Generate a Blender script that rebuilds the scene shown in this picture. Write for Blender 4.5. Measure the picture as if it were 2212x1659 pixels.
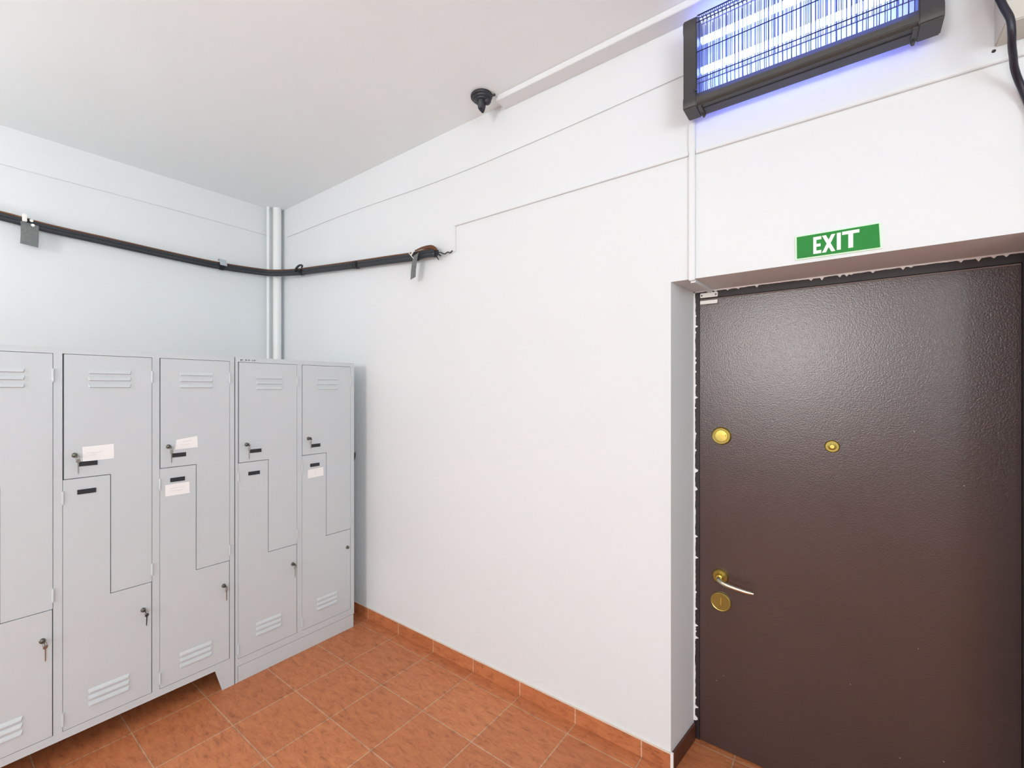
import bpy, bmesh, math, random
from mathutils import Vector, Matrix
random.seed(7)
PI = math.pi
sc = bpy.context.scene
for o in list(bpy.data.objects):
    bpy.data.objects.remove(o)

# ------------------------------------------------------------------ camera
CX, CY, CZ, YAW = 3.869, -2.0154, 1.6233, 0.67615
cam_d = bpy.data.cameras.new('camera')
cam = bpy.data.objects.new('camera', cam_d)
sc.collection.objects.link(cam)
cam.location = (CX, CY, CZ)
cam.rotation_euler = (PI / 2, 0, YAW)
cam_d.sensor_fit = 'HORIZONTAL'
cam_d.sensor_width = 36.0
cam_d.lens = 36.0 * 981.68 / 2212.0
cam_d.shift_x = (1106 - 1036.7) / 2212.0
cam_d.shift_y = (840.2 - 829.5) / 2212.0
cam_d.clip_start = 0.05
sc.camera = cam

# ------------------------------------------------------------------ world, colour
world = bpy.data.worlds.new('world')
sc.world = world
world.use_nodes = True
bgn = world.node_tree.nodes['Background']
bgn.inputs[0].default_value = (0.86, 0.92, 1.0, 1)
bgn.inputs[1].default_value = 1.5
sc.view_settings.view_transform = 'Standard'
sc.view_settings.look = 'None'
sc.view_settings.exposure = -1.16
sc.view_settings.gamma = 1.0
sc.view_settings.use_curve_mapping = False
sc.cycles.max_bounces = 10
sc.cycles.diffuse_bounces = 8
sc.cycles.use_denoising = True

H = 3.174          # ceiling height
D = 1.254          # plane of the locker fronts
DEPTH = 0.26       # depth of the door recess
ROOM_X, ROOM_Y = 5.6, -6.6

# ------------------------------------------------------------------ window light and added fill lights
def area_light(name, loc, rot, sx, sy, power, col):
    l = bpy.data.lights.new(name, 'AREA')
    l.shape = 'RECTANGLE'; l.size = sx; l.size_y = sy
    l.energy = power; l.color = col
    o = bpy.data.objects.new(name, l)
    sc.collection.objects.link(o)
    o.location = loc; o.rotation_euler = rot
    return o
# daylight through the window in the wall behind the camera
WIN = (2.45, 3.75, 1.72, 2.85)      # x0 x1 z0 z1
area_light('window_daylight', ((WIN[0]+WIN[1])/2, ROOM_Y + 0.02, (WIN[2]+WIN[3])/2), (PI/2, 0, 0), WIN[1]-WIN[0]-.1, WIN[3]-WIN[2]-.1, 250, (1.0, 0.965, 0.945))
# side fill light at a window added to the right wall
ADDED_WIN = (-4.3, -2.0, 1.5, 2.95)      # y0 y1 z0 z1
area_light('window_daylight', (ROOM_X - 0.02, (ADDED_WIN[0]+ADDED_WIN[1])/2, (ADDED_WIN[2]+ADDED_WIN[3])/2), (PI/2, 0, PI/2), ADDED_WIN[1]-ADDED_WIN[0]-.1, ADDED_WIN[3]-ADDED_WIN[2]-.1, 170, (0.85, 0.955, 1.0))
FILL_GLOBE_STRENGTH = 16.0
FILL_BOWL_STRENGTH = 76.0
FILL_BOWLS = [(2.2, -3.5, 1.72), (0.9, -3.1, 1.72)]  # unseen upward bowls, added to brighten the ceiling
FILL_COLOUR = (0.85, 0.955, 1.0)
FILL_GLOBES = [(1.5, -4.0, 1.0), (5.15, -1.9, 1.0)]  # unseen globes, added to lift the lintel underside and jamb

# ------------------------------------------------------------------ helpers
COL = sc.collection
def nodes(name):
    m = bpy.data.materials.new(name)
    m.use_nodes = True
    nt = m.node_tree
    return m, nt, nt.nodes['Principled BSDF']
def mat(name, col, rough=0.5, metal=0.0, bump=None, var=None, coat=0.0, spec=None):
    m, nt, b = nodes(name)
    b.inputs['Base Color'].default_value = (*col, 1)
    b.inputs['Roughness'].default_value = rough
    b.inputs['Metallic'].default_value = metal
    if coat: b.inputs['Coat Weight'].default_value = coat
    if spec is not None: b.inputs['Specular IOR Level'].default_value = spec
    geo = nt.nodes.new('ShaderNodeNewGeometry')
    if var:
        sc_, amt = var
        n = nt.nodes.new('ShaderNodeTexNoise'); n.inputs['Scale'].default_value = sc_; n.inputs['Detail'].default_value = 4
        nt.links.new(geo.outputs['Position'], n.inputs['Vector'])
        mx = nt.nodes.new('ShaderNodeMix'); mx.data_type = 'RGBA'
        mx.inputs[6].default_value = (*[c * (1 - amt) for c in col], 1)
        mx.inputs[7].default_value = (*[min(1, c * (1 + amt)) for c in col], 1)
        nt.links.new(n.outputs['Fac'], mx.inputs[0])
        nt.links.new(mx.outputs[2], b.inputs['Base Color'])
    if bump:
        sc_, st, dist = bump
        n = nt.nodes.new('ShaderNodeTexNoise'); n.inputs['Scale'].default_value = sc_; n.inputs['Detail'].default_value = 3
        nt.links.new(geo.outputs['Position'], n.inputs['Vector'])
        bp = nt.nodes.new('ShaderNodeBump'); bp.inputs['Strength'].default_value = st; bp.inputs['Distance'].default_value = dist
        nt.links.new(n.outputs['Fac'], bp.inputs['Height'])
        nt.links.new(bp.outputs['Normal'], b.inputs['Normal'])
    return m
def emis(name, col, st):
    m, nt, b = nodes(name)
    b.inputs['Base Color'].default_value = (0.8, 0.8, 0.8, 1)
    b.inputs['Emission Color'].default_value = (*col, 1)
    b.inputs['Emission Strength'].default_value = st
    return m

def tag(o, label=None, cat=None, group=None, kind=None):
    if label: o['label'] = label
    if cat: o['category'] = cat
    if group: o['group'] = group
    if kind: o['kind'] = kind
    return o
def empty(name, loc=(0, 0, 0), parent=None):
    o = bpy.data.objects.new(name, None)
    COL.objects.link(o); o.location = loc
    o.empty_display_size = 0.05
    if parent: o.parent = parent
    return o
def wloc(o):
    p = Vector((0, 0, 0))
    while o is not None:
        p += o.location; o = o.parent
    return p
def obj(name, bm, m, parent=None, origin=None, smooth=False, bevel=0.0, angle=40):
    """bm holds world coordinates; the mesh is re-based on its origin (or its parent's)."""
    bmesh.ops.recalc_face_normals(bm, faces=bm.faces)
    if bevel:
        eds = [e for e in bm.edges if len(e.link_faces) == 2 and e.calc_face_angle(0) > 0.6]
        bmesh.ops.bevel(bm, geom=eds, offset=bevel, segments=2, affect='EDGES', clamp_overlap=True)
    base = Vector(origin) if origin is not None else Vector((0, 0, 0))
    par = wloc(parent) if parent is not None else Vector((0, 0, 0))
    if origin is None: base = par
    bmesh.ops.translate(bm, verts=bm.verts, vec=-base)
    me = bpy.data.meshes.new(name)
    bm.to_mesh(me); bm.free()
    ms = m if isinstance(m, (list, tuple)) else [m]
    for x in ms: me.materials.append(x)
    if smooth:
        for p in me.polygons: p.use_smooth = True
        try: me.set_sharp_from_angle(angle=math.radians(angle))
        except Exception: pass
    o = bpy.data.objects.new(name, me)
    COL.objects.link(o)
    if parent: o.parent = parent
    o.location = base - par
    return o
def box(bm, x0, x1, y0, y1, z0, z1, mi=0):
    v = [bm.verts.new(c) for c in ((x0,y0,z0),(x1,y0,z0),(x1,y1,z0),(x0,y1,z0),(x0,y0,z1),(x1,y0,z1),(x1,y1,z1),(x0,y1,z1))]
    for f in ((0,3,2,1),(4,5,6,7),(0,1,5,4),(1,2,6,5),(2,3,7,6),(3,0,4,7)):
        fc = bm.faces.new([v[i] for i in f]); fc.material_index = mi
def prism(bm, pts, axis, a, b, mi=0):
    """pts: 2D outline in the two other axes (in axis order), extruded along axis a..b"""
    def mk(p, t):
        if axis == 0: return (t, p[0], p[1])
        if axis == 1: return (p[0], t, p[1])
        return (p[0], p[1], t)
    A = [bm.verts.new(mk(p, a)) for p in pts]; B = [bm.verts.new(mk(p, b)) for p in pts]
    n = len(pts)
    f = [bm.faces.new(A), bm.faces.new(B[::-1])]
    for i in range(n):
        f.append(bm.faces.new((A[i], A[(i+1) % n], B[(i+1) % n], B[i])))
    for q in f: q.material_index = mi
def frames(pts):
    T = []
    for i in range(len(pts)):
        a = pts[max(0, i-1)]; b = pts[min(len(pts)-1, i+1)]
        T.append((b - a).normalized())
    N = []
    up = Vector((0, 0, 1))
    if abs(T[0].dot(up)) > 0.9: up = Vector((0, 1, 0))
    n = (up - T[0] * up.dot(T[0])).normalized()
    for t in T:
        n = (n - t * n.dot(t))
        n = n.normalized() if n.length > 1e-6 else Vector((1, 0, 0))
        N.append(n)
    return T, N
def tube(bm, pts, r, seg=10, flat=1.0, cap=True, mi=0):
    pts = [Vector(p) for p in pts]
    T, N = frames(pts)
    rings = []
    for i, p in enumerate(pts):
        ri = r(i / (len(pts) - 1)) if callable(r) else r
        bn = T[i].cross(N[i])
        rings.append([bm.verts.new(p + N[i] * math.cos(2*PI*k/seg) * ri + bn * math.sin(2*PI*k/seg) * ri * flat) for k in range(seg)])
    for i in range(len(rings) - 1):
        for k in range(seg):
            f = bm.faces.new((rings[i][k], rings[i][(k+1) % seg], rings[i+1][(k+1) % seg], rings[i+1][k])); f.material_index = mi
    if cap:
        f = bm.faces.new(rings[0][::-1]); f.material_index = mi
        f = bm.faces.new(rings[-1]); f.material_index = mi
def catmull(pts, n=8):
    P = [Vector(p) for p in pts]
    P = [P[0] * 2 - P[1]] + P + [P[-1] * 2 - P[-2]]
    out = []
    for i in range(1, len(P) - 2):
        for k in range(n):
            t = k / n
            out.append(0.5 * ((2*P[i]) + (P[i+1]-P[i-1])*t + (2*P[i-1]-5*P[i]+4*P[i+1]-P[i+2])*t*t + (3*P[i]-P[i-1]-3*P[i+1]+P[i+2])*t**3))
    out.append(P[-2])
    return out
def lathe(bm, prof, origin, axis, seg=32, mi=0):
    """prof: list of (radius, height) along axis ('x','y','z' with sign via vector)"""
    ax = Vector(axis).normalized()
    u = ax.orthogonal().normalized(); v = ax.cross(u)
    o = Vector(origin); rings = []
    for r, h in prof:
        if r <= 1e-6: rings.append([bm.verts.new(o + ax*h)])
        else: rings.append([bm.verts.new(o + ax*h + (u*math.cos(2*PI*k/seg) + v*math.sin(2*PI*k/seg))*r) for k in range(seg)])
    for i in range(len(rings)-1):
        a, b = rings[i], rings[i+1]
        for k in range(seg):
            k2 = (k+1) % seg
            if len(a) == 1 and len(b) == 1: continue
            if len(a) == 1: f = bm.faces.new((a[0], b[k2], b[k]))
            elif len(b) == 1: f = bm.faces.new((a[k], a[k2], b[0]))
            else: f = bm.faces.new((a[k], a[k2], b[k2], b[k]))
            f.material_index = mi
    if len(rings[0]) > 1: bm.faces.new(rings[0][::-1]).material_index = mi
    if len(rings[-1]) > 1: bm.faces.new(rings[-1]).material_index = mi
def BM(): return bmesh.new()

# ------------------------------------------------------------------ materials
def wall_mat(name, col):
    m, nt, b = nodes(name)
    b.inputs['Roughness'].default_value = 0.62
    b.inputs['Specular IOR Level'].default_value = 0.25
    geo = nt.nodes.new('ShaderNodeNewGeometry')
    n = nt.nodes.new('ShaderNodeTexNoise'); n.inputs['Scale'].default_value = 1.6; n.inputs['Detail'].default_value = 5; n.inputs['Roughness'].default_value = 0.55
    nt.links.new(geo.outputs['Position'], n.inputs['Vector'])
    mx = nt.nodes.new('ShaderNodeMix'); mx.data_type = 'RGBA'
    mx.inputs[6].default_value = (*[c*0.975 for c in col], 1); mx.inputs[7].default_value = (*[min(.96, c*1.015) for c in col], 1)
    nt.links.new(n.outputs['Fac'], mx.inputs[0])
    # rare small scuffs
    v = nt.nodes.new('ShaderNodeTexNoise'); v.inputs['Scale'].default_value = 22; v.inputs['Detail'].default_value = 2
    nt.links.new(geo.outputs['Position'], v.inputs['Vector'])
    cr = nt.nodes.new('ShaderNodeValToRGB'); cr.color_ramp.elements[0].position = 0.77; cr.color_ramp.elements[1].position = 0.84
    nt.links.new(v.outputs['Fac'], cr.inputs[0])
    m2 = nt.nodes.new('ShaderNodeMix'); m2.data_type = 'RGBA'; m2.inputs[7].default_value = (*[c*0.9 for c in col], 1)
    nt.links.new(cr.outputs[0], m2.inputs[0]); nt.links.new(mx.outputs[2], m2.inputs[6])
    nt.links.new(m2.outputs[2], b.inputs['Base Color'])
    n2 = nt.nodes.new('ShaderNodeTexNoise'); n2.inputs['Scale'].default_value = 9; n2.inputs['Detail'].default_value = 6
    nt.links.new(geo.outputs['Position'], n2.inputs['Vector'])
    bp = nt.nodes.new('ShaderNodeBump'); bp.inputs['Strength'].default_value = 0.25; bp.inputs['Distance'].default_value = 0.006
    nt.links.new(n2.outputs['Fac'], bp.inputs['Height']); nt.links.new(bp.outputs['Normal'], b.inputs['Normal'])
    return m
M_wall = wall_mat('white_wall_paint', (0.72, 0.755, 0.768))
M_ceil = wall_mat('white_ceiling_paint', (0.83, 0.89, 0.90))
M_plaster = mat('ragged_white_plaster', (0.83, 0.82, 0.81), 0.8, bump=(60, .5, .003))
M_trunk = mat('white_plastic_duct', (0.72, 0.75, 0.76), 0.5)
M_pipe = mat('white_painted_pipe', (0.79, 0.81, 0.81), 0.42)
M_groove = mat('painted_wire', (0.66, 0.67, 0.68), 0.6)

TX, TY, S = 1.2475, -0.0894, 0.3206
def tile_mat(name, floor=True):
    m, nt, b = nodes(name)
    geo = nt.nodes.new('ShaderNodeNewGeometry')
    mp = nt.nodes.new('ShaderNodeMapping')
    mp.inputs['Location'].default_value = (-(TX - 4*S) - 0.0, -(TY - 40*S), 0)
    nt.links.new(geo.outputs['Position'], mp.inputs['Vector'])
    br = nt.nodes.new('ShaderNodeTexBrick')
    br.offset = 0.0; br.squash = 1.0
    br.inputs['Scale'].default_value = 1.0
    br.inputs['Brick Width'].default_value = S; br.inputs['Row Height'].default_value = S if floor else 50.0
    br.inputs['Mortar Size'].default_value = 0.0026; br.inputs['Mortar Smooth'].default_value = 0.2
    br.inputs['Bias'].default_value = 0.0
    br.inputs['Color1'].default_value = (0.43, 0.140, 0.052, 1)
    br.inputs['Color2'].default_value = (0.50, 0.172, 0.066, 1)
    br.inputs['Mortar'].default_value = (0.46, 0.31, 0.20, 1) if floor else (0.62, 0.42, 0.30, 1)
    nt.links.new(mp.outputs[0], br.inputs['Vector'])
    # streaky clay: stretched noise
    m3 = nt.nodes.new('ShaderNodeMapping'); m3.inputs['Rotation'].default_value = (0, 0, 0.5); m3.inputs['Scale'].default_value = (9, 24, 24)
    nt.links.new(geo.outputs['Position'], m3.inputs['Vector'])
    n = nt.nodes.new('ShaderNodeTexNoise'); n.inputs['Scale'].default_value = 1.5; n.inputs['Detail'].default_value = 11; n.inputs['Roughness'].default_value = 0.78; n.inputs['Distortion'].default_value = 0.5
    nt.links.new(m3.outputs[0], n.inputs['Vector'])
    cr = nt.nodes.new('ShaderNodeValToRGB')
    e = cr.color_ramp.elements
    e[0].position = 0.30; e[0].color = (0.40, 0.30, 0.26, 1)
    e[1].position = 0.70; e[1].color = (1.25, 1.40, 1.45, 1)
    x = e.new(0.46); x.color = (0.93, 0.90, 0.88, 1)
    nt.links.new(n.outputs['Fac'], cr.inputs[0])
    ml = nt.nodes.new('ShaderNodeMix'); ml.data_type = 'RGBA'; ml.blend_type = 'MULTIPLY'; ml.inputs[0].default_value = 1.0
    nt.links.new(br.outputs['Color'], ml.inputs[6]); nt.links.new(cr.outputs[0], ml.inputs[7])
    # dark specks
    n4 = nt.nodes.new('ShaderNodeTexNoise'); n4.inputs['Scale'].default_value = 34; n4.inputs['Detail'].default_value = 2
    nt.links.new(geo.outputs['Position'], n4.inputs['Vector'])
    c4 = nt.nodes.new('ShaderNodeValToRGB'); c4.color_ramp.elements[0].position = 0.66; c4.color_ramp.elements[1].position = 0.78
    nt.links.new(n4.outputs['Fac'], c4.inputs[0])
    m5 = nt.nodes.new('ShaderNodeMix'); m5.data_type = 'RGBA'; m5.inputs[7].default_value = (0.20, 0.055, 0.02, 1)
    mul = nt.nodes.new('ShaderNodeMath'); mul.operation = 'MULTIPLY'; mul.inputs[1].default_value = 0.6
    nt.links.new(c4.outputs[0], mul.inputs[0]); nt.links.new(mul.outputs[0], m5.inputs[0])
    nt.links.new(ml.outputs[2], m5.inputs[6]); nt.links.new(m5.outputs[2], b.inputs['Base Color'])
    b.inputs['Roughness'].default_value = 0.5
    inv = nt.nodes.new('ShaderNodeMath'); inv.operation = 'SUBTRACT'; inv.inputs[0].default_value = 1.0
    nt.links.new(br.outputs['Fac'], inv.inputs[1])
    add = nt.nodes.new('ShaderNodeMath'); add.operation = 'MULTIPLY_ADD'; add.inputs[1].default_value = 0.35
    nt.links.new(n.outputs['Fac'], add.inputs[0]); nt.links.new(inv.outputs[0], add.inputs[2])
    bp = nt.nodes.new('ShaderNodeBump'); bp.inputs['Strength'].default_value = 0.5; bp.inputs['Distance'].default_value = 0.003
    nt.links.new(add.outputs[0], bp.inputs['Height']); nt.links.new(bp.outputs['Normal'], b.inputs['Normal'])
    return m
M_floor = tile_mat('terracotta_floor_tile')
M_skirt = tile_mat('terracotta_skirting_tile', False)
M_grout = mat('light_grout', (0.72, 0.60, 0.50), 0.8)

M_lock = mat('grey_blue_locker_enamel', (0.555, 0.60, 0.62), 0.42, bump=(240, .12, .0008), var=(5, .02))
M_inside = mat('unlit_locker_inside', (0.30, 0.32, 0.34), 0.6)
M_black = mat('black_plastic', (0.018, 0.020, 0.026), 0.42)
M_metal = mat('dull_nickel', (0.42, 0.41, 0.37), 0.33, 1.0)
M_darkmetal = mat('dark_nickel', (0.16, 0.16, 0.14), 0.4, 0.9)
M_paper = mat('white_paper', (0.86, 0.86, 0.85), 0.8)
M_ink = mat('faded_pencil', (0.68, 0.66, 0.66), 0.9)
M_print = mat('black_stamp_ink', (0.10, 0.10, 0.11), 0.8)
M_brass = mat('polished_brass', (0.60, 0.49, 0.13), 0.28, 1.0)
M_steel = mat('brushed_pale_metal', (0.78, 0.75, 0.58), 0.22, 1.0)
M_white_pl = mat('white_sensor_plastic', (0.82, 0.82, 0.78), 0.4)
M_hose = mat('black_cable_sleeve', (0.022, 0.026, 0.032), 0.48, bump=(90, .3, .003))
M_brown = mat('brown_cable', (0.13, 0.050, 0.018), 0.5)
M_tape = mat('grey_cloth_tape', (0.145, 0.16, 0.155), 0.7, bump=(150, .6, .002), var=(70, .35))
M_tabgrey = mat('pale_grey_tab', (0.42, 0.47, 0.52), 0.5)
M_cap = mat('charcoal_plastic_cap', (0.042, 0.041, 0.037), 0.42, bump=(400, .1, .0005))
M_wire = mat('dark_wire', (0.02, 0.024, 0.05), 0.35, 0.6)
M_grid = mat('inner_metal_grid', (0.30, 0.30, 0.36), 0.3, 0.9)
M_refl = mat('pale_reflector', (0.80, 0.80, 0.84), 0.3, 0.2)
M_uv = emis('violet_tube_glow', (0.16, 0.235, 1.0), 62.0)
M_beige = mat('aged_beige_casing', (0.60, 0.59, 0.53), 0.5, var=(9, .12))
M_scratch = mat('grey_scuff', (0.30, 0.30, 0.28), 0.8)
M_green = mat('green_sign_face', (0.004, 0.21, 0.022), 0.45, var=(12, .25), spec=.3)
M_signrim = mat('pale_green_rim', (0.62, 0.86, 0.62), 0.4)
M_letter = mat('pale_letter', (0.86, 0.92, 0.82), 0.45)
M_fill_globe = emis('opal_lamp_glass', FILL_COLOUR, FILL_GLOBE_STRENGTH)
M_glass = mat('window_glass', (0.9, 0.95, 1.0), 0.05)

def door_mat():
    m, nt, b = nodes('brown_textured_door_lacquer')
    geo = nt.nodes.new('ShaderNodeNewGeometry')
    n = nt.nodes.new('ShaderNodeTexNoise'); n.inputs['Scale'].default_value = 3.2; n.inputs['Detail'].default_value = 5
    nt.links.new(geo.outputs['Position'], n.inputs['Vector'])
    mx = nt.nodes.new('ShaderNodeMix'); mx.data_type = 'RGBA'
    mx.inputs[6].default_value = (0.038, 0.020, 0.018, 1); mx.inputs[7].default_value = (0.058, 0.032, 0.030, 1)
    nt.links.new(n.outputs['Fac'], mx.inputs[0])
    # pale chips
    v = nt.nodes.new('ShaderNodeTexVoronoi'); v.inputs['Scale'].default_value = 13; v.inputs['Randomness'].default_value = 1.0
    nt.links.new(geo.outputs['Position'], v.inputs['Vector'])
    lt = nt.nodes.new('ShaderNodeMath'); lt.operation = 'LESS_THAN'; lt.inputs[1].default_value = 0.028
    nt.links.new(v.outputs['Distance'], lt.inputs[0])
    m2 = nt.nodes.new('ShaderNodeMix'); m2.data_type = 'RGBA'; m2.inputs[7].default_value = (0.30, 0.22, 0.20, 1)
    nt.links.new(lt.outputs[0], m2.inputs[0]); nt.links.new(mx.outputs[2], m2.inputs[6])
    nt.links.new(m2.outputs[2], b.inputs['Base Color'])
    b.inputs['Roughness'].default_value = 0.30
    b.inputs['Specular IOR Level'].default_value = 0.85
    n2 = nt.nodes.new('ShaderNodeTexNoise'); n2.inputs['Scale'].default_value = 210; n2.inputs['Detail'].default_value = 1.5
    nt.links.new(geo.outputs['Position'], n2.inputs['Vector'])
    bp = nt.nodes.new('ShaderNodeBump'); bp.inputs['Strength'].default_value = 0.5; bp.inputs['Distance'].default_value = 0.0011
    nt.links.new(n2.outputs['Fac'], bp.inputs['Height']); nt.links.new(bp.outputs['Normal'], b.inputs['Normal'])
    return m
M_door = door_mat()
M_frame = mat('dark_brown_door_frame', (0.020, 0.014, 0.015), 0.5, var=(30, .3))

# ------------------------------------------------------------------ room shell
def struct(name, bm, m, **k):
    o = obj(name, bm, m, **k); o['kind'] = 'structure'; return o
b = BM(); box(b, -0.2, ROOM_X + .2, ROOM_Y - .2, DEPTH + .4, -0.1, 0.0); struct('floor', b, M_floor)
b = BM(); box(b, -0.2, ROOM_X + .2, ROOM_Y - .2, DEPTH + .1, H, H + 0.1); struct('ceiling', b, M_ceil)
b = BM(); box(b, -0.2, 0, ROOM_Y - .2, 0.0, 0, H); struct('wall_left', b, M_wall)
b = BM()
box(b, ROOM_X, ROOM_X+.2, ROOM_Y-.2, ADDED_WIN[0], 0, H); box(b, ROOM_X, ROOM_X+.2, ADDED_WIN[1], 0.0, 0, H)
box(b, ROOM_X, ROOM_X+.2, ADDED_WIN[0], ADDED_WIN[1], 0, ADDED_WIN[2]); box(b, ROOM_X, ROOM_X+.2, ADDED_WIN[0], ADDED_WIN[1], ADDED_WIN[3], H)
struct('wall_right', b, M_wall)
w = empty('window_2', (ROOM_X+.1, (ADDED_WIN[0]+ADDED_WIN[1])/2, ADDED_WIN[2])); w['kind'] = 'structure'  # window added out of view to carry the side fill light
b = BM(); t = .05; xa, xb_ = ROOM_X+.07, ROOM_X+.13
box(b, xa, xb_, ADDED_WIN[0], ADDED_WIN[0]+t, ADDED_WIN[2], ADDED_WIN[3]); box(b, xa, xb_, ADDED_WIN[1]-t, ADDED_WIN[1], ADDED_WIN[2], ADDED_WIN[3])
box(b, xa, xb_, ADDED_WIN[0]+t, ADDED_WIN[1]-t, ADDED_WIN[2], ADDED_WIN[2]+t); box(b, xa, xb_, ADDED_WIN[0]+t, ADDED_WIN[1]-t, ADDED_WIN[3]-t, ADDED_WIN[3])
ym = (ADDED_WIN[0]+ADDED_WIN[1])/2; box(b, xa, xb_, ym-.03, ym+.03, ADDED_WIN[2]+t, ADDED_WIN[3]-t)
obj('window_frame', b, M_trunk, w)
# wall behind the camera, with a window opening
b = BM()
box(b, 0, WIN[0], ROOM_Y-.2, ROOM_Y, 0, H); box(b, WIN[1], ROOM_X, ROOM_Y-.2, ROOM_Y, 0, H)
box(b, WIN[0], WIN[1], ROOM_Y-.2, ROOM_Y, 0, WIN[2]); box(b, WIN[0], WIN[1], ROOM_Y-.2, ROOM_Y, WIN[3], H)
struct('wall_front', b, M_wall)
w = empty('window_1', ((WIN[0]+WIN[1])/2, ROOM_Y-.1, WIN[2])); w['kind'] = 'structure'
b = BM(); t = .05
box(b, WIN[0], WIN[0]+t, ROOM_Y-.13, ROOM_Y-.07, WIN[2], WIN[3]); box(b, WIN[1]-t, WIN[1], ROOM_Y-.13, ROOM_Y-.07, WIN[2], WIN[3])
box(b, WIN[0]+t, WIN[1]-t, ROOM_Y-.13, ROOM_Y-.07, WIN[2], WIN[2]+t); box(b, WIN[0]+t, WIN[1]-t, ROOM_Y-.13, ROOM_Y-.07, WIN[3]-t, WIN[3])
xm = (WIN[0]+WIN[1])/2; box(b, xm-.03, xm+.03, ROOM_Y-.13, ROOM_Y-.07, WIN[2]+t, WIN[3]-t)
obj('window_frame', b, M_trunk, w)

# back wall with the door recess (splayed reveals)
JX0, JX1, LZ = 3.293, 4.284, 2.078          # outer edges of the recess
IX0, IX1, IZ = 3.322, 4.345, 2.074          # inner edges, at the door frame
b = BM()
def quad(*c, mi=0):
    f = b.faces.new([b.verts.new(p) for p in c]); f.material_index = mi
# front face pieces
quad((0,0,0),(JX0,0,0),(JX0,0,H),(0,0,H))
quad((JX0,0,LZ),(JX1,0,LZ),(JX1,0,H),(JX0,0,H))
quad((JX1,0,0),(ROOM_X,0,0),(ROOM_X,0,H),(JX1,0,H))
quad((JX0,0,0),(IX0,DEPTH,0),(IX0,DEPTH,IZ),(JX0,0,LZ))
quad((JX1,0,LZ),(IX1,DEPTH,IZ),(IX1,DEPTH,0),(JX1,0,0))
quad((JX0,0,LZ),(IX0,DEPTH,IZ),(IX1,DEPTH,IZ),(JX1,0,LZ))
quad((0,DEPTH+.1,0),(0,DEPTH+.1,H),(ROOM_X,DEPTH+.1,H),(ROOM_X,DEPTH+.1,0))
quad((0,0,H),(ROOM_X,0,H),(ROOM_X,DEPTH+.1,H),(0,DEPTH+.1,H))
quad((0,0,0),(0,DEPTH+.1,0),(0,DEPTH+.1,H),(0,0,H))
quad((ROOM_X,0,0),(ROOM_X,DEPTH+.1,0),(ROOM_X,DEPTH+.1,H),(ROOM_X,0,H))
quad((0,0,0),(JX0,0,0),(IX0,DEPTH,0),(IX0,DEPTH+.1,0),(0,DEPTH+.1,0))
quad((ROOM_X,0,0),(JX1,0,0),(IX1,DEPTH,0),(IX1,DEPTH+.1,0),(ROOM_X,DEPTH+.1,0))
bmesh.ops.remove_doubles(b, verts=b.verts, dist=1e-5)
struct('wall_back', b, M_wall)

# skirting tiles
def skirting(name, runs):
    b = BM()
    for r in runs: box(b, *r)
    return struct(name, b, M_skirt, bevel=0.0015)
skirting('baseboard_back', [(0.009, JX0 + .0, -0.009, 0, 0, 0.074), (JX1, ROOM_X, -0.009, 0, 0, 0.074)])
b = BM()
box(b, 0.0, JX0 + .004, -0.0085, -0.0005, 0.0741, 0.0775)
struct('trim_1', b, M_grout)
b = BM(); box(b, 0, 0.009, ROOM_Y, 0, 0, 0.074); struct('baseboard_left', b, M_skirt)
# skirting in the door recess
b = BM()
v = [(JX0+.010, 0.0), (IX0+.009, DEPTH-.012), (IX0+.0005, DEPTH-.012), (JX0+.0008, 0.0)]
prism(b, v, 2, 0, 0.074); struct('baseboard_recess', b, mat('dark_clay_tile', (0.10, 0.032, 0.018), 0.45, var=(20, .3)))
b = BM()
v = [(JX0+.0005, -0.0095), (JX0+.0115, -0.0095), (JX0+.0115, 0.0005), (JX0+.0005, 0.0005)]
prism(b, v, 2, 0, 0.081); struct('trim_2', b, M_plaster)

# fine painted wires running along both walls below the ceiling
def hair(name, pts, r=0.0022):
    b = BM(); tube(b, catmull(pts, 6), r, 6); o = obj(name, b, M_groove, smooth=True); o['kind'] = 'structure'; return o
hair('trim_3', [(0.004, y, z) for y, z in ((-2.0, 2.953), (-1.697, 2.945), (-1.0, 2.948), (-.45, 2.945), (-0.06, 2.94))])
hair('trim_4', [(x, -0.004, z) for x, z in ((0.13, 2.93), (1.0, 2.925), (1.9, 2.898), (2.6, 2.905), (3.36, 2.934))])

# ragged plaster edge where the recess meets the door frame
def ragged(name, horizontal):
    b = BM(); y0, y1 = DEPTH - 0.004, DEPTH + .001
    L0, L1 = (IX0, IX1) if horizontal else (0.085, IZ)
    n = int((L1 - L0) / 0.007)
    a = []; wv = 0.008
    for i in range(n + 1):
        t = L0 + (L1 - L0) * i / n
        wv = 0.7 * wv + 0.3 * random.uniform(0.003, 0.010)
        spike = random.uniform(0.004, 0.014) if random.random() < (0.11 if horizontal else .09) else 0
        hgt = (wv * (.75 if horizontal else 1.0)) + spike
        a.append((t, IZ - hgt) if horizontal else (IX0 + hgt, t))
    out = a + ([(L1, IZ + .001), (L0, IZ + .001)] if horizontal else [(IX0 - .001, L1), (IX0 - .001, L0)])
    F = [b.verts.new((p[0], y0, p[1])) for p in out]; G = [b.verts.new((p[0], y1, p[1])) for p in out]
    k = len(out)
    # triangulated strip face
    for i in range(len(a) - 1):
        if horizontal:
            p, q = (a[i][0], y0, IZ + .001), (a[i+1][0], y0, IZ + .001)
        else:
            p, q = (IX0 - .001, y0, a[i][1]), (IX0 - .001, y0, a[i+1][1])
        b.faces.new((F[i], F[i+1], b.verts.new(q), b.verts.new(p)))
        b.faces.new((F[i], G[i], G[i+1], F[i+1]))
    o = obj(name, b, M_plaster); o['kind'] = 'structure'; return o
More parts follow.
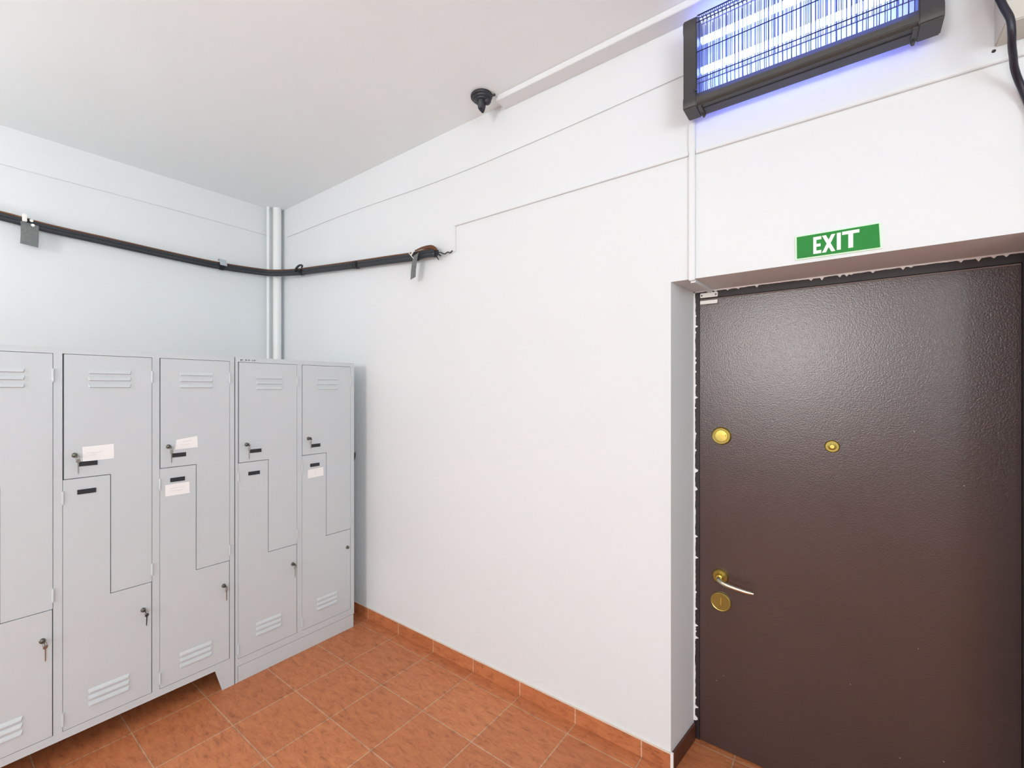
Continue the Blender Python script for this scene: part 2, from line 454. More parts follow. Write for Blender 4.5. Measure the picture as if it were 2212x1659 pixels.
ragged('trim_5', False); ragged('trim_6', True)

# ------------------------------------------------------------------ white plastic cable ducts on the wall
def duct(label, boxes, name='cable_duct', m=M_trunk):
    b = BM()
    for r in boxes: box(b, *r)
    o = obj(name, b, m, bevel=0.002); tag(o, label, 'cable duct'); return o
duct('white ceiling duct running along wall top from the black siren to the insect killer', [(2.43, ROOM_X - .3, -0.088, -0.0, H - .030, H - .0005)])
duct('long horizontal white duct crossing the wall below the insect killer', [(2.060, 3.365, -0.012, 0, 2.588, 2.604), (3.393, ROOM_X-.3, -0.012, 0, 2.588, 2.604)])
duct('short vertical white duct dropping to the torn end of the black cables', [(2.057, 2.073, -0.009, 0, 2.435, 2.588)])
duct('vertical white duct from the insect killer down to the door lintel', [(3.367, 3.391, -0.014, 0, 2.070, 2.728)])
b = BM()
v = [(3.372, 0.0), (3.390, 0.0), (3.402, DEPTH - .006), (3.384, DEPTH - .006)]
prism(b, v, 2, 2.062, 2.0765)
o = obj('cable_duct', b, M_trunk); tag(o, 'short white duct under the lintel leading to the door contact', 'cable duct')

# ------------------------------------------------------------------ corner pipes
b = BM(); tube(b, [(0.040, -0.125, 0.0), (0.040, -0.125, H)], 0.0125, 16)
o = obj('heating_pipe', b, M_pipe, smooth=True, origin=(0.04, -0.125, 0)); tag(o, 'thin white vertical pipe, left one of the two in the room corner', 'pipe')
b = BM(); tube(b, [(0.062, -0.058, 0.0), (0.062, -0.058, H)], 0.0345, 24)
o = obj('heating_pipe', b, M_pipe, smooth=True, origin=(0.062, -0.058, 0)); tag(o, 'thick white vertical pipe, right one of the two in the room corner', 'pipe')

# ------------------------------------------------------------------ lockers
def louvres(parent, y0, y1, zs, h=0.019, pr=0.0065):
    b = BM()
    for z in zs:
        e = 0.006
        # bottom edge sticks out, top edge flush, ends tapered
        A = [(D+.0015, y0, z+h), (D+.0015, y1, z+h)]
        Bq = [(D+.0015+pr, y0+e, z+.003), (D+.0015+pr, y1-e, z+.003)]
        Cq = [(D+.0010, y0+e*.3, z), (D+.0010, y1-e*.3, z)]
        Mq = [(D+.0015+pr*.75, y0+e*.6, z+h*.62), (D+.0015+pr*.75, y1-e*.6, z+h*.62)]
        va = [b.verts.new(p) for p in A]; vm = [b.verts.new(p) for p in Mq]; vb = [b.verts.new(p) for p in Bq]; vc = [b.verts.new(p) for p in Cq]
        b.faces.new((va[0], va[1], vm[1], vm[0])); b.faces.new((vm[0], vm[1], vb[1], vb[0])); b.faces.new((vb[0], vb[1], vc[1], vc[0]))
        b.faces.new((va[0], vm[0], vb[0], vc[0])); b.faces.new((va[1], vc[1], vb[1], vm[1]))
    return obj('vent_louvre', b, M_lock, parent, smooth=True, angle=50)
def lock(parent, y, z):
    b = BM(); lathe(b, [(0.0105, 0), (0.0105, .004), (0.0085, .006), (0.0085, .013), (0.006, .0145), (0, .0145)], (D, y, z), (1, 0, 0), 20)
    box(b, D+.0135, D+.0150, y-.001, y+.001, z-.0045, z+.0045)
    return obj('cylinder_lock', b, M_darkmetal, parent, smooth=True)
def hinge(parent, y, z, h=0.052):
    b = BM(); tube(b, [(D+.003, y, z-h/2), (D+.003, y, z+h/2)], 0.0048, 10)
    tube(b, [(D+.003, y, z-h/2-.006), (D+.003, y, z-h/2)], 0.003, 8)
    return obj('hinge', b, M_lock, parent, smooth=True)
def slot(parent, y0, z0, w=0.064, h=0.020):
    b = BM(); box(b, D+.0005, D+.0035, y0, y0+w, z0, z0+h)
    box(b, D+.0035, D+.0045, y0, y0+w, z0, z0+.0025); box(b, D+.0035, D+.0045, y0, y0+w, z0+h-.0025, z0+h)
    return obj('name_plate_holder', b, M_black, parent)
def paper(parent, c, marks):
    """c: four corners (y,z) clockwise from top-left; marks: list of polylines in 0..1 units"""
    b = BM(); prism(b, c, 0, D+.0004, D+.0016, 0)
    (ay, az), (by, bz), (cy, cz), (dy, dz) = c
    for ln in marks:
        P = []
        for u, v in ln:
            y = (ay*(1-u)+by*u)*(1-v) + (dy*(1-u)+cy*u)*v; z = (az*(1-u)+bz*u)*(1-v) + (dz*(1-u)+cz*u)*v
            P.append((D+.0017, y, z))
        tube(b, catmull(P, 3), 0.0009, 5, mi=1)
    return obj('paper_label', b, [M_paper, M_ink], parent)
def scribble(u0, u1, v, amp=.09, n=11):
    return [(u0 + (u1-u0)*i/(n-1), v + amp*(random.uniform(-1, 1))) for i in range(n)]

def door(parent, name, poly, kids, x_out=0.0):
    b = BM(); prism(b, poly, 0, D-.018, D+.0012+x_out)
    o = obj(name, b, M_lock, parent, bevel=0.0012)
    return o
def l_doors(root, yl, yr, ys, ztop, zbot, zu, zl, gl, plate_u, plate_l, lock_u, lock_l, tl=None, tr=None, papers=(), upper_only_right=False):
    g = .0014
    up = [(yl+gl, ztop-.002), (yl+gl, zu+g), (ys+g, zu+g), (ys+g, zl+g), (yr-.0016, zl+g), (yr-.0016, ztop-.002)]
    lo = [(yl+.0016, zu-g), (yl+.0016, zbot+.002), (yr-.0032, zbot+.002), (yr-.0032, zl-g), (ys-g, zl-g), (ys-g, zu-g)]
    du = door(root, 'locker_door', up, None); dl = door(root, 'locker_door', lo, None)
    yc = (yl+yr)/2
    louvres(du, yc-.078, yc+.078, [1.628+tl, 1.659+tl, 1.690+tl])
    louvres(dl, yc-.078, yc+.072, [0.216+tr, 0.2445+tr, 0.273+tr])
    hinge(du, yr-.001, 1.684+tl); hinge(du, yr-.001, zl+.062)
    hinge(dl, yl+.001, zu-.075); hinge(dl, yl+.001, zbot+.055)
    if lock_u: lock(du, *lock_u)
    if lock_l: lock(dl, *lock_l)
    if plate_u: slot(du, *plate_u)
    if plate_l: slot(dl, *plate_l)
    for which, c, mk in papers: paper(du if which == 'u' else dl, c, mk)
    return du, dl

def carcass(root, y0, y1, x_back, stiles, ztop_open, zbot_open, zbase):
    """one sheet-metal cabinet body: sides, top, back, bottom, inner partitions and the face frame"""
    b = BM(); t = .0012
    xb = x_back; xf = D - .022
    box(b, xb, xf, y0, y0+.010, zbase, 1.8); box(b, xb, xf, y1-.010, y1, zbase, 1.8)
    box(b, xb, xf, y0+.010, y1-.010, 1.79, 1.8); box(b, xb, xf, y0+.010, y1-.010, zbase, zbase+.012)
    box(b, xb, xb+.01, y0+.010, y1-.010, zbase+.012, 1.79)
    # face frame
    box(b, xf, D, y0, y1, ztop_open, 1.8)
    box(b, xf, D, y0, y1, zbase, zbot_open)
    for a, c in stiles: box(b, xf, D, a, c, zbot_open, ztop_open)
    if zbase > .1:      # unseen rear skirt and end panel added to darken the space below
        box(b, xb, xb+.002, y0, y1, 0, zbase)
        box(b, xb+.09, xf-.02, y0, y0+.002, .004, zbase)
    o = obj('cabinet_body', b, M_lock, root)
    b = BM()
    for a, c in stiles[1:-1]: box(b, xb+.011, xf-.001, (a+c)/2-.004, (a+c)/2+.004, zbase+.013, 1.788)
    box(b, xf-.006, xf-.0045, y0+.011, y1-.011, zbase+.013, 1.788)
    obj('partition', b, M_inside, root)
    return o

XB = D - 0.50
# left unit, three columns wide, on feet
U1 = empty('locker', (D-.25, -1.45, 0))
tag(U1, 'long grey blue metal locker unit on feet, left of the closed plinth unit', 'locker', 'grey blue lockers with interlocking L shaped doors')
carcass(U1, -1.998, -0.9125, XB, [(-1.998,-1.972), (-1.645,-1.616), (-1.292,-1.262), (-0.936,-0.9125)], 1.775, 0.153, 0.119)
mkA = [scribble(.12, .62, .45, .06, 12), [(.2, .62), (.42, .58)]]
mkB = [scribble(.3, .75, .3, .05), scribble(.25, .6, .6, .05)]
mkC = [scribble(.2, .8, .35, .05), scribble(.2, .75, .6, .05)]
l_doors(U1, -1.972, -1.645, -1.801, 1.775, .153, 1.233, .690, .004, (-1.922, 1.284), (-1.926, 1.160), (-1.938, 1.337), (-1.679, .571), 0, 0)
l_doors(U1, -1.616, -1.292, -1.4515, 1.775, .153, 1.233, .690, .0055, (-1.563, 1.284), (-1.568, 1.162), (-1.577, 1.335), (-1.329, .568), 0, 0,
        papers=[('u', [(-1.551,1.368),(-1.441,1.372),(-1.440,1.306),(-1.549,1.303)], mkA)])
l_doors(U1, -1.262, -0.936, -1.1005, 1.775, .153, 1.233, .688, .0045, (-1.212, 1.282), (-1.217, 1.160), (-1.225, 1.338), (-0.968, .562), 0, 0,
        papers=[('u', [(-1.190,1.368),(-1.096,1.380),(-1.094,1.322),(-1.196,1.319)], mkB), ('l', [(-1.239,1.148),(-1.133,1.150),(-1.131,1.092),(-1.237,1.092)], mkC)])
def foot(root, ya, yb, slant):
    b = BM()
    # front plate of the foot, tapering towards the floor
    pts = [(ya, .119), (slant, 0.0), (yb, 0.0), (yb, .119)]
    prism(b, pts, 0, D-.004, D)
    obj('foot', b, M_lock, root)
def foot_side(root, y0, y1, x0, x1, xs):
    b = BM(); prism(b, [(x0, .119), (xs[0], 0.0), (xs[1], 0.0), (x1, .119)], 1, y0, y1)
    obj('foot', b, M_lock, root)
foot(U1, -1.010, -0.9125, -0.975); foot(U1, -1.900, -1.998, -1.935)
foot_side(U1, -0.9165, -0.9125, XB, XB+.09, (XB, XB+.055)); foot_side(U1, -1.998, -1.994, XB, XB+.09, (XB, XB+.055))

# right unit, two columns wide, on a closed plinth
U2 = empty('locker', (D-.25, -.52, 0))
tag(U2, 'grey blue metal locker unit with closed plinth beside the bare white wall', 'locker', 'grey blue lockers with interlocking L shaped doors')
carcass(U2, -0.9065, -0.131, XB, [(-0.9065,-0.893), (-0.545,-0.514), (-0.159,-0.131)], 1.773, 0.129, 0.089)
l_doors(U2, -0.893, -0.545, -0.7235, 1.773, .129, 1.213, .675, .006, (-0.829, 1.262), (-0.838, 1.137), (-0.848, 1.312), (-0.575, .561), -.009, 0)
l_doors(U2, -0.514, -0.159, -0.3455, 1.773, .129, 1.211, .675, .004, (-0.453, 1.256), (-0.459, 1.134), (-0.471, 1.314), (-0.186, .557), -.009, 0,
        papers=[('l', [(-0.474,1.117),(-0.367,1.122),(-0.365,1.068),(-0.474,1.064)], [[(.4,.3),(.5,.5),(.45,.8)]])])
b = BM(); box(b, XB+.02, D-.0005, -0.8925, -0.135, 0.0, 0.0865); obj('plinth', b, M_lock, U2, bevel=.001)
b = BM(); box(b, D-.02, D, -0.9065, -0.8945, 0, .089); obj('corner_post', b, M_lock, U2)
# small illegible stamp on the top rail
b = BM()
for ys, n in ((-0.880, 3), (-0.853, 2), (-0.838, 2), (-0.815, 1), (-0.806, 2)):
    for k in range(n):
        yy = ys + k*.0045
        box(b, D+.0002, D+.0008, yy, yy+.0018, 1.781, 1.7875)
        box(b, D+.0002, D+.0008, yy, yy+.0042, random.choice((1.7812, 1.7835, 1.7862)), random.choice((1.7829, 1.7851, 1.7878)))
obj('stamp', b, M_print, U2)
# black moulded clip on the side next to the bare wall
b = BM()
prism(b, [(-0.1308, 1.184), (-0.101, 1.184), (-0.103, 1.150), (-0.116, 1.118), (-0.1308, 1.110)], 0, D-.045, D-.020)
o = obj('side_clip', b, M_black, U2, bevel=.002)

# keys left in the locks
def key(y, z, label, drop=0.075, dy=0.010, lean=0.0, dark=False, spare=True):
    root = empty('key', (D+.0145, y, z))
    tag(root, label, 'key', 'keys left in the locker locks')
    b = BM()
    x = D + .0150
    # bow of the inserted key, edge on to the door
    lathe(b, [(0.0001, -.0009), (0.0095, -.0009), (0.0105, 0), (0.0095, .0009), (0.0001, .0009)], (x+.012, y+.002, z), (0, 1, .2), 18)
    box(b, x, x+.006, y+.0005, y+.0025, z-.003, z+.003)
    obj('key_head', b, M_black if dark else M_darkmetal, root, smooth=True)
    b = BM()
    ring = [(x+.010+.001*math.sin(a), y+dy*.6+.007*math.cos(a), z-.010+.009*math.sin(a)) for a in [2*PI*i/20 for i in range(21)]]
    tube(b, ring, 0.0009, 6, cap=False)
    obj('key_ring', b, M_metal, root, smooth=True)
    if spare:
        b = BM()
        yy = y + dy; z1 = z - .019
        lathe(b, [(0.0001, -.0009), (0.008, -.0009), (0.009, 0), (0.008, .0009), (0.0001, .0009)], (D+.014, yy, z1-.006), (.96, .28, 0), 18)
        v = [(yy-.0022, z1-.012), (yy+.0022, z1-.012), (yy+.0020+lean, z1-drop+.018), (yy+.0006+lean, z1-drop+.012), (yy-.0016+lean, z1-drop+.016)]
        prism(b, v, 0, D+.013, D+.0150)
        obj('spare_key', b, M_metal if not dark else M_black, root, smooth=True)
    return root
key(-1.577, 1.335, 'key hanging in the upper lock left of the tilted paper label')
key(-1.225, 1.338, 'key hanging in the upper lock of the left unit nearest its right edge')
key(-0.848, 1.312, 'pale key hanging in the upper lock just right of the seam between the lockers')
key(-0.471, 1.314, 'key in the uppermost lock nearest the bare wall', drop=.06)
key(-1.679, .571, 'key with white fob in the lower left lock, nearest the frame edge', drop=.080, dy=.008)
key(-1.329, .568, 'dark headed key pair in the low lock beside a greasy smudge', drop=.070, dy=.012, lean=-.002, dark=True)
key(-0.968, .562, 'key pair in the low lock above the trapezoid foot')
key(-0.575, .561, 'key pair in the low lock of the plinth locker, left column')

# ------------------------------------------------------------------ door
DF = DEPTH            # plane of the frame face
DR = empty('door_1', ((IX0+IX1)/2, DF+.02, 0)); DR['kind'] = 'structure'
b = BM()
LX0, LX1, LTOP = 3.348, 4.322, 2.036
box(b, IX0-.03, LX0-.002, DF, DF+.06, 0, IZ+.03); box(b, LX1+.002, IX1+.03, DF, DF+.06, 0, IZ+.03)
box(b, LX0-.002, LX1+.002, DF, DF+.06, LTOP+.003, IZ+.03)
obj('door_frame', b, M_frame, DR)
b = BM(); box(b, LX0, LX1, DF-.004, DF+.045, 0.006, LTOP)
obj('door_leaf', b, M_door, DR, bevel=.002)
b = BM(); box(b, LX0+.002, LX1-.002, DF-.0065, DF-.0035, LTOP-.006, LTOP-.0005)
obj('top_lip', b, mat('worn_brown_lip', (0.16, 0.11, 0.10), 0.5), DR)
YF = DF - .004
M_brass_dark = mat('tarnished_brass', (0.30, 0.24, 0.07), 0.4, 1.0)  # darker brass for the sunken floor of each rosette
def rosette(x, z, r, kids, name, deep=0.010):
    b = BM()
    lathe(b, [(r, 0), (r, .002), (r*.97, deep*.75), (r*.90, deep), (r*.84, deep*.85)], (x, YF, z), (0, -1, 0), 40)
    b.faces.ensure_lookup_table(); b.faces.remove(b.faces[-1])
    lathe(b, [(r*.84, deep*.85), (r*.79, deep*.12), (0, deep*.12)], (x, YF, z), (0, -1, 0), 40, mi=1)
    o = obj(name, b, [M_brass, M_brass_dark], DR, smooth=True, angle=35); return o
o = rosette(3.4385, 1.413, .0400, None, 'deadbolt_rosette', .011)
b = BM(); lathe(b, [(.0265, 0), (.0265, .008), (.0245, .0100), (0, .0105)], (3.4385, YF-.001, 1.413), (0, -1, 0), 32); box(b, 3.4385-.019, 3.4385+.019, YF-.0200, YF-.009, 1.412, 1.421)
obj('thumb_turn', b, M_brass, o, smooth=True, angle=35)
o = rosette(3.831, 1.397, .0245, None, 'peephole', .010)
b = BM(); lathe(b, [(.014, 0), (.014, .006), (.009, .009), (.007, .0075), (0, .0075)], (3.831, YF-.005, 1.397), (0, -1, 0), 28)
obj('peephole_lens', b, M_brass, o, smooth=True, angle=35)
o = rosette(3.434, .782, .0330, None, 'handle_rosette', .012)
b = BM()
P = catmull([(3.434, YF-.008, .782), (3.434, YF-.030, .781), (3.440, YF-.050, .778), (3.462, YF-.060, .772), (3.500, YF-.060, .765), (3.540, YF-.058, .760), (3.570, YF-.056, .7585)], 6)
tube(b, P, lambda t: .0110 - .0035*t if t < .93 else .0075*(1-(t-.93)*6), 14)
obj('door_handle', b, M_steel, DR, smooth=True)
b = BM(); lathe(b, [(.016, 0), (.016, .016), (.013, .022), (0, .022)], (3.434, YF-.006, .782), (0, -1, 0), 28)
obj('handle_neck', b, M_brass, o, smooth=True, angle=35)
o = rosette(3.436, .668, .0420, None, 'keyhole_rosette', .011)
b = BM(); lathe(b, [(.029, 0), (.029, .006), (.027, .008), (0, .008)], (3.436, YF-.001, .668), (0, -1, 0), 32); box(b, 3.4355, 3.4400, YF-.0135, YF-.008, .658, .688)
obj('keyhole_cover', b, M_brass, o, smooth=True, angle=35)

# magnetic contact
R_ = empty('door_contact', (3.385, YF-.006, 2.03))
tag(R_, 'small white two piece magnetic contact at the top left corner of the brown door', 'sensor')
b = BM(); box(b, 3.352, 3.424, DF-.016, DF-.0005, 2.040, 2.061); obj('frame_piece', b, M_white_pl, R_, bevel=.0015)
b = BM(); box(b, 3.352, 3.424, DF-.018, DF-.0066, 2.010, 2.026); obj('leaf_piece', b, M_white_pl, R_, bevel=.0015)
for xx in (3.359, 3.417):
    b = BM(); lathe(b, [(.0035, 0), (.0035, .0015), (0, .0015)], (xx, DF-.0158, 2.050), (0, -1, 0), 12); obj('screw', b, M_black, R_)

# ------------------------------------------------------------------ EXIT sign
SG = empty('exit_sign', (3.848, -.002, 2.093))
tag(SG, 'small green EXIT sign with white letters above the door lintel', 'sign')
b = BM(); prism(b, [(3.730, 2.092), (3.967, 2.090), (3.963, 2.178), (3.728, 2.179)], 1, -.0045, -.0002); obj('sign_rim', b, M_signrim, SG)
b = BM(); prism(b, [(3.7345, 2.0965), (3.9615, 2.0945), (3.958, 2.1735), (3.7335, 2.1745)], 1, -.0065, -.0044); obj('sign_face', b, M_green, SG)
b = BM()
def bar(x0, z0, x1, z1, x2, z2, x3, z3): prism(b, [(x0, z0), (x1, z1), (x2, z2), (x3, z3)], 1, -.0078, -.0064)
def rect(x0, x1, z0, z1): bar(x0, z0, x1, z0, x1, z1, x0, z1)
h0, h1 = 2.104, 2.164
x = 3.782; w_ = .027
rect(x, x+.009, h0, h1); rect(x+.009, x+w_-.004, h1-.011, h1); rect(x+.009, x+w_-.006, h0+.0245, h0+.0345); rect(x+.009, x+w_-.004, h0, h0+.011)
x = 3.807
bar(x, h0, x+.011, h0, x+.037, h1, x+.026, h1); prism(b, [(x+.026, h0), (x+.037, h0), (x+.011, h1), (x, h1)], 1, -.0081, -.0061)
rect(3.848, 3.859, h0+.002, h1+.001)
rect(3.8625, 3.9085, h1-.009, h1+.002); rect(3.879, 3.892, h0+.003, h1-.009)
obj('letters', b, M_letter, SG)

# ------------------------------------------------------------------ insect killer
Z0, Z1, X0, X1, YB_, YF_ = 2.712, 3.076, 3.376, 4.098, -.040, -.135
K = empty('insect_killer', ((X0+X1)/2, YB_, Z0))
tag(K, 'black caged electric insect killer glowing violet high on the wall over the door', 'insect killer')
def cap(x0, x1):
    b = BM()
    pr = [(YB_, Z0), (YF_+.004, Z0), (YF_, Z0+.006), (YF_, Z0+.040), (YF_+.006, Z0+.050), (YF_+.006, Z1-.075), (YF_, Z1-.062), (YF_+.002, Z1-.022), (YF_+.028, Z1-.002), (YB_-.006, Z1+.004), (YB_, Z1-.004)]
    prism(b, pr, 0, x0, x1)
    return obj('end_cap', b, M_cap, K, bevel=.0035, smooth=True, angle=35)
cap(X0, X0+.050); cap(X1-.056, X1)
b = BM()
prism(b, [(YB_, Z0+.004), (YF_+.012, Z0+.004), (YF_+.004, Z0+.012), (YF_+.002, Z0+.032), (YF_+.012, Z0+.052), (YF_+.026, Z0+.058), (YB_, Z0+.058)], 0, X0+.048, X1-.054)
o = obj('lower_housing', b, M_cap, K, bevel=.002, smooth=True, angle=30)
b = BM(); box(b, X0+.060, X1-.064, YF_+.040, YF_+.045, Z0+.0015, Z0+.0045); obj('slide_slot', b, M_black, K)
for xx in (X0+.058, X1-.062):
    b = BM(); box(b, xx-.006, xx+.006, YF_+.012, YB_-.006, Z0-.004, Z0+.006); box(b, xx-.004, xx+.004, YB_-.030, YB_-.008, Z0-.010, Z0-.003)
    obj('tray_clip', b, M_cap, K, bevel=.001)
for xx in (X0+.02, X1-.03):
    b = BM(); box(b, xx-.012, xx+.012, YB_-.002, -.0005, Z0+.05, Z0+.32); obj('wall_bracket', b, M_cap, K)
b = BM()
for i in range(24):
    xx = X0+.062 + (X1-.070-X0-.062)*i/23; tube(b, [(xx, YB_-.004, Z0+.05), (xx, YB_-.004, Z1-.006)], .0012, 5)
obj('rear_grille', b, M_wire, K)
for zz in (2.868, 2.985):
    b = BM(); tube(b, [(X0+.056, -.084, zz), (X1-.062, -.084, zz)], .0130, 20); obj('uv_tube', b, M_uv, K, smooth=True)
b = BM()
nx = 58
for i in range(nx):
    xx = X0+.060 + (X1-.066-X0-.060)*i/(nx-1)
    tube(b, [(xx, -.099, 2.815), (xx, -.099, 3.040)], .0011, 6)
for zz in (2.815, 3.040): tube(b, [(X0+.052, -.099, zz), (X1-.058, -.099, zz)], .0022, 6)
obj('electric_grid', b, M_grid, K)
b = BM()
prof = [(YF_+.014, Z0+.052), (YF_+.008, Z0+.075), (YF_+.006, 2.90), (YF_+.006, 3.035), (YF_+.014, 3.062), (YF_+.034, 3.078), (YB_-.010, 3.084)]
pc = catmull([(0, *p) for p in prof], 3)
ng = 46
for i in range(ng):
    xx = X0+.058 + (X1-.064-X0-.058)*i/(ng-1)
    tube(b, [(xx, p.y, p.z) for p in pc], .0012, 5)
for yy, zz in ((YF_+.0085, 2.815), (YF_+.006, 2.918), (YF_+.006, 3.032), (YF_+.018, 3.067), (YF_+.036, 3.079), (YF_+.056, 3.082)):
    tube(b, [(X0+.048, yy-.002, zz), (X1-.054, yy-.002, zz)], .0019, 6)
obj('guard_grille', b, M_wire, K)
for zz, xx in ((2.812, X1-.050), (2.775, X0+.046)):
    b = BM(); lathe(b, [(.006, 0), (.006, .004), (0, .005)], (xx, YF_+.006 if xx > 3.8 else YF_+.004, zz), (0, -1, 0), 14); obj('screw', b, M_black, K)

# ------------------------------------------------------------------ beige casing at the right edge + cable in front of it
BX = empty('wall_casing', (4.5, -.06, 2.645))
tag(BX, 'aged beige casing mounted high on the wall right of the insect killer', 'casing')
b = BM(); box(b, 4.217, 4.86, -.115, -.0005, 2.640, 2.98); obj('casing_body', b, M_beige, BX, bevel=.003)
b = BM(); tube(b, [(4.262, -.1155, 2.690), (4.280, -.1155, 2.712), (4.292, -.1155, 2.722)], .0016, 6); obj('scuff_mark', b, M_scratch, BX)
b = BM()
P = catmull([(4.165, -.15, 2.86), (4.182, -.15, 2.775), (4.195, -0.15, 2.717), (4.208, -0.152, 2.667), (4.2195, -0.153, 2.628), (4.224, -0.145, 2.595), (4.229, -0.12, 2.571), (4.237, -0.09, 2.554), (4.245, -0.06, 2.535), (4.257, -0.035, 2.510), (4.269, -0.022, 2.479), (4.281, -0.014, 2.44), (4.292, -0.014, 2.388), (4.31, -0.014, 2.2)], 5)
tube(b, P, .0085, 12); o = obj('power_cable', b, mat('navy_black_cable', (0.012, 0.012, 0.024), 0.35), smooth=True)
tag(o, 'thick black cable hanging in front of the beige casing', 'cable')
b = BM(); lathe(b, [(.0045, 0), (.0045, .002), (0, .002)], (4.216, 0, 2.630), (0, -1, 0), 14); o = obj('wall_plug', b, M_black)
tag(o, 'tiny dark screw plug in the wall below the corner of the beige casing', 'screw')

# ------------------------------------------------------------------ black siren on the ceiling
SR = empty('ceiling_siren', (2.372, -.135, H))
tag(SR, 'black round fitting with pointed nozzle fixed to the ceiling above the wall', 'ceiling fitting')
sx, sy = 2.374, -.138
b = BM(); lathe(b, [(.056, 0), (.058, .006), (.056, .014), (.049, .017), (.047, .024), (.039, .027), (.037, .033), (.026, .036), (0, .036)], (sx, sy, H), (0, 0, -1), 40)
obj('stepped_base', b, M_black, SR, smooth=True, angle=30)
b = BM()
P = [(sx+.004, sy-.004, H-.030), (sx+.002, sy-.002, H-.044), (sx-.002, sy+.004, H-.058), (sx-.004, sy+.012, H-.072), (sx-.004, sy+.016, H-.084)]
tube(b, catmull(P, 4), lambda t: .026*(1-.15*t) if t < .6 else .0225*(1-(t-.6)/.4*.75), 16, flat=.75)
obj('nozzle', b, M_black, SR, smooth=True)
b = BM(); bmesh.ops.create_uvsphere(b, u_segments=16, v_segments=10, radius=.022, matrix=Matrix.Translation((sx+.024, sy+.016, H-.030))); obj('side_knob', b, M_black, SR, smooth=True)
b = BM(); tube(b, [(sx+.045, sy+.020, H-.010), (sx+.070, sy+.026, H-.012)], .006, 8); obj('cable_lug', b, M_black, SR, smooth=True)

# ------------------------------------------------------------------ black cable bundle around the corner
CB = empty('cable_bundle', (0.05, -0.05, 2.60))
tag(CB, 'sagging bundle of black cables with a brown one on top running through the room corner', 'cable bundle')
path = [(.040, -2.30, 2.648), (.040, -1.95, 2.640), (.040, -1.68, 2.628), (.040, -1.50, 2.612), (.042, -1.20, 2.603), (.042, -.90, 2.594), (.045, -.62, 2.588), (.050, -.42, 2.590),
        (.085, -.19, 2.596), (.150, -.125, 2.592), (.25, -.085, 2.586), (.42, -.055, 2.572), (.66, -.045, 2.553), (.95, -.042, 2.527), (1.25, -.042, 2.500), (1.52, -.042, 2.477), (1.76, -.045, 2.455), (1.88, -.050, 2.452), (1.955, -.052, 2.440)]
cp = catmull(path, 8)
def offs(cp, dz, dn):
    out = []
    T, N = frames(cp)
    for p, t in zip(cp, T):
        side = Vector((t.y, -t.x, 0)).normalized()
        out.append(p + Vector((0, 0, dz)) + side * dn)
    return out
b = BM()
tube(b, offs(cp, -.010, 0), .0165, 12); 
obj('lower_black_cable', b, M_hose, CB, smooth=True)
b = BM(); tube(b, offs(cp, .009, .003), .0125, 12); obj('upper_black_cable', b, M_hose, CB, smooth=True)
b = BM(); tube(b, offs(cp[:-2], .0225, .005), .0065, 10); obj('brown_cable', b, M_brown, CB, smooth=True)
# ties
def ring_at(pt, tdir, name='cable_tie', m=M_black, rr=.030, wid=.007):
    b = BM(); ax = Vector(tdir).normalized()
    u = Vector((0, 0, 1)); v = ax.cross(u)
    A = []
    for k in range(24):
        a = 2*PI*k/24
        c = Vector(pt) + u*math.cos(a)*rr + v*math.sin(a)*rr*.72
        A.append((b.verts.new(c - ax*wid/2), b.verts.new(c + ax*wid/2)))
    for k in range(24):
        q = (k+1) % 24
        b.faces.new((A[k][0], A[k][1], A[q][1], A[q][0]))
    bmesh.ops.solidify(b, geom=list(b.faces), thickness=.0015)
    return obj(name, b, m, CB, smooth=True)
ring_at((1.135, -.042, 2.510), (1, 0, -.09)); ring_at((1.175, -.042, 2.505), (1, 0, -.09), wid=.018)
ring_at((.46, -.052, 2.566), (1, 0, -.09), wid=.02); ring_at((1.785, -.046, 2.454), (1, 0, -.03), wid=.022)
ring_at((.040, -1.60, 2.620), (0, 1, -.04), wid=.03); ring_at((.047, -.50, 2.588), (0, 1, 0), wid=.03)
# hanging tape tails and tabs
def strip(name, pts, width_dir, wd, m, th=.0025):
    b = BM(); wv = Vector(width_dir).normalized() * wd / 2
    P = catmull(pts, 5); L = [b.verts.new(p - wv) for p in P]; Rr = [b.verts.new(p + wv) for p in P]
    for i in range(len(P)-1): b.faces.new((L[i], Rr[i], Rr[i+1], L[i+1]))
    bmesh.ops.recalc_face_normals(b, faces=b.faces)
    bmesh.ops.solidify(b, geom=list(b.faces), thickness=th)
    return obj(name, b, m, CB)
strip('hanging_tape', [(.064, -1.580, 2.615), (.070, -1.580, 2.585), (.068, -1.580, 2.53), (.064, -1.582, 2.482)], (0, 1, -.10), .078, M_tape)
strip('hanging_tape', [(1.805, -.075, 2.455), (1.800, -.080, 2.42), (1.788, -.080, 2.36), (1.782, -.078, 2.310)], (1, -.1, .2), .050, M_tape)
strip('grey_tab', [(.070, -.492, 2.592), (.074, -.497, 2.618), (.060, -.500, 2.640), (.044, -.500, 2.628)], (0, 1, -.06), .052, M_tabgrey)
b = BM(); tube(b, catmull([(.40, -.086, 2.575), (.435, -.086, 2.600), (.475, -.084, 2.612), (.505, -.080, 2.604), (.49, -.078, 2.592)], 5), lambda t: .010*(1-.4*t), 8); obj('curled_tie_end', b, M_black, CB, smooth=True)
b = BM(); box(b, .050, .078, -1.612, -1.592, 2.618, 2.662); obj('white_clip', b, M_white_pl, CB, bevel=.002)
for zz, yy in ((2.632, -1.573), (2.606, -1.567)):
    b = BM(); lathe(b, [(.0085, 0), (.0085, .003), (0, .003)], (.068, yy, zz), (1, 0, 0), 14); obj('white_dot', b, M_white_pl, CB)
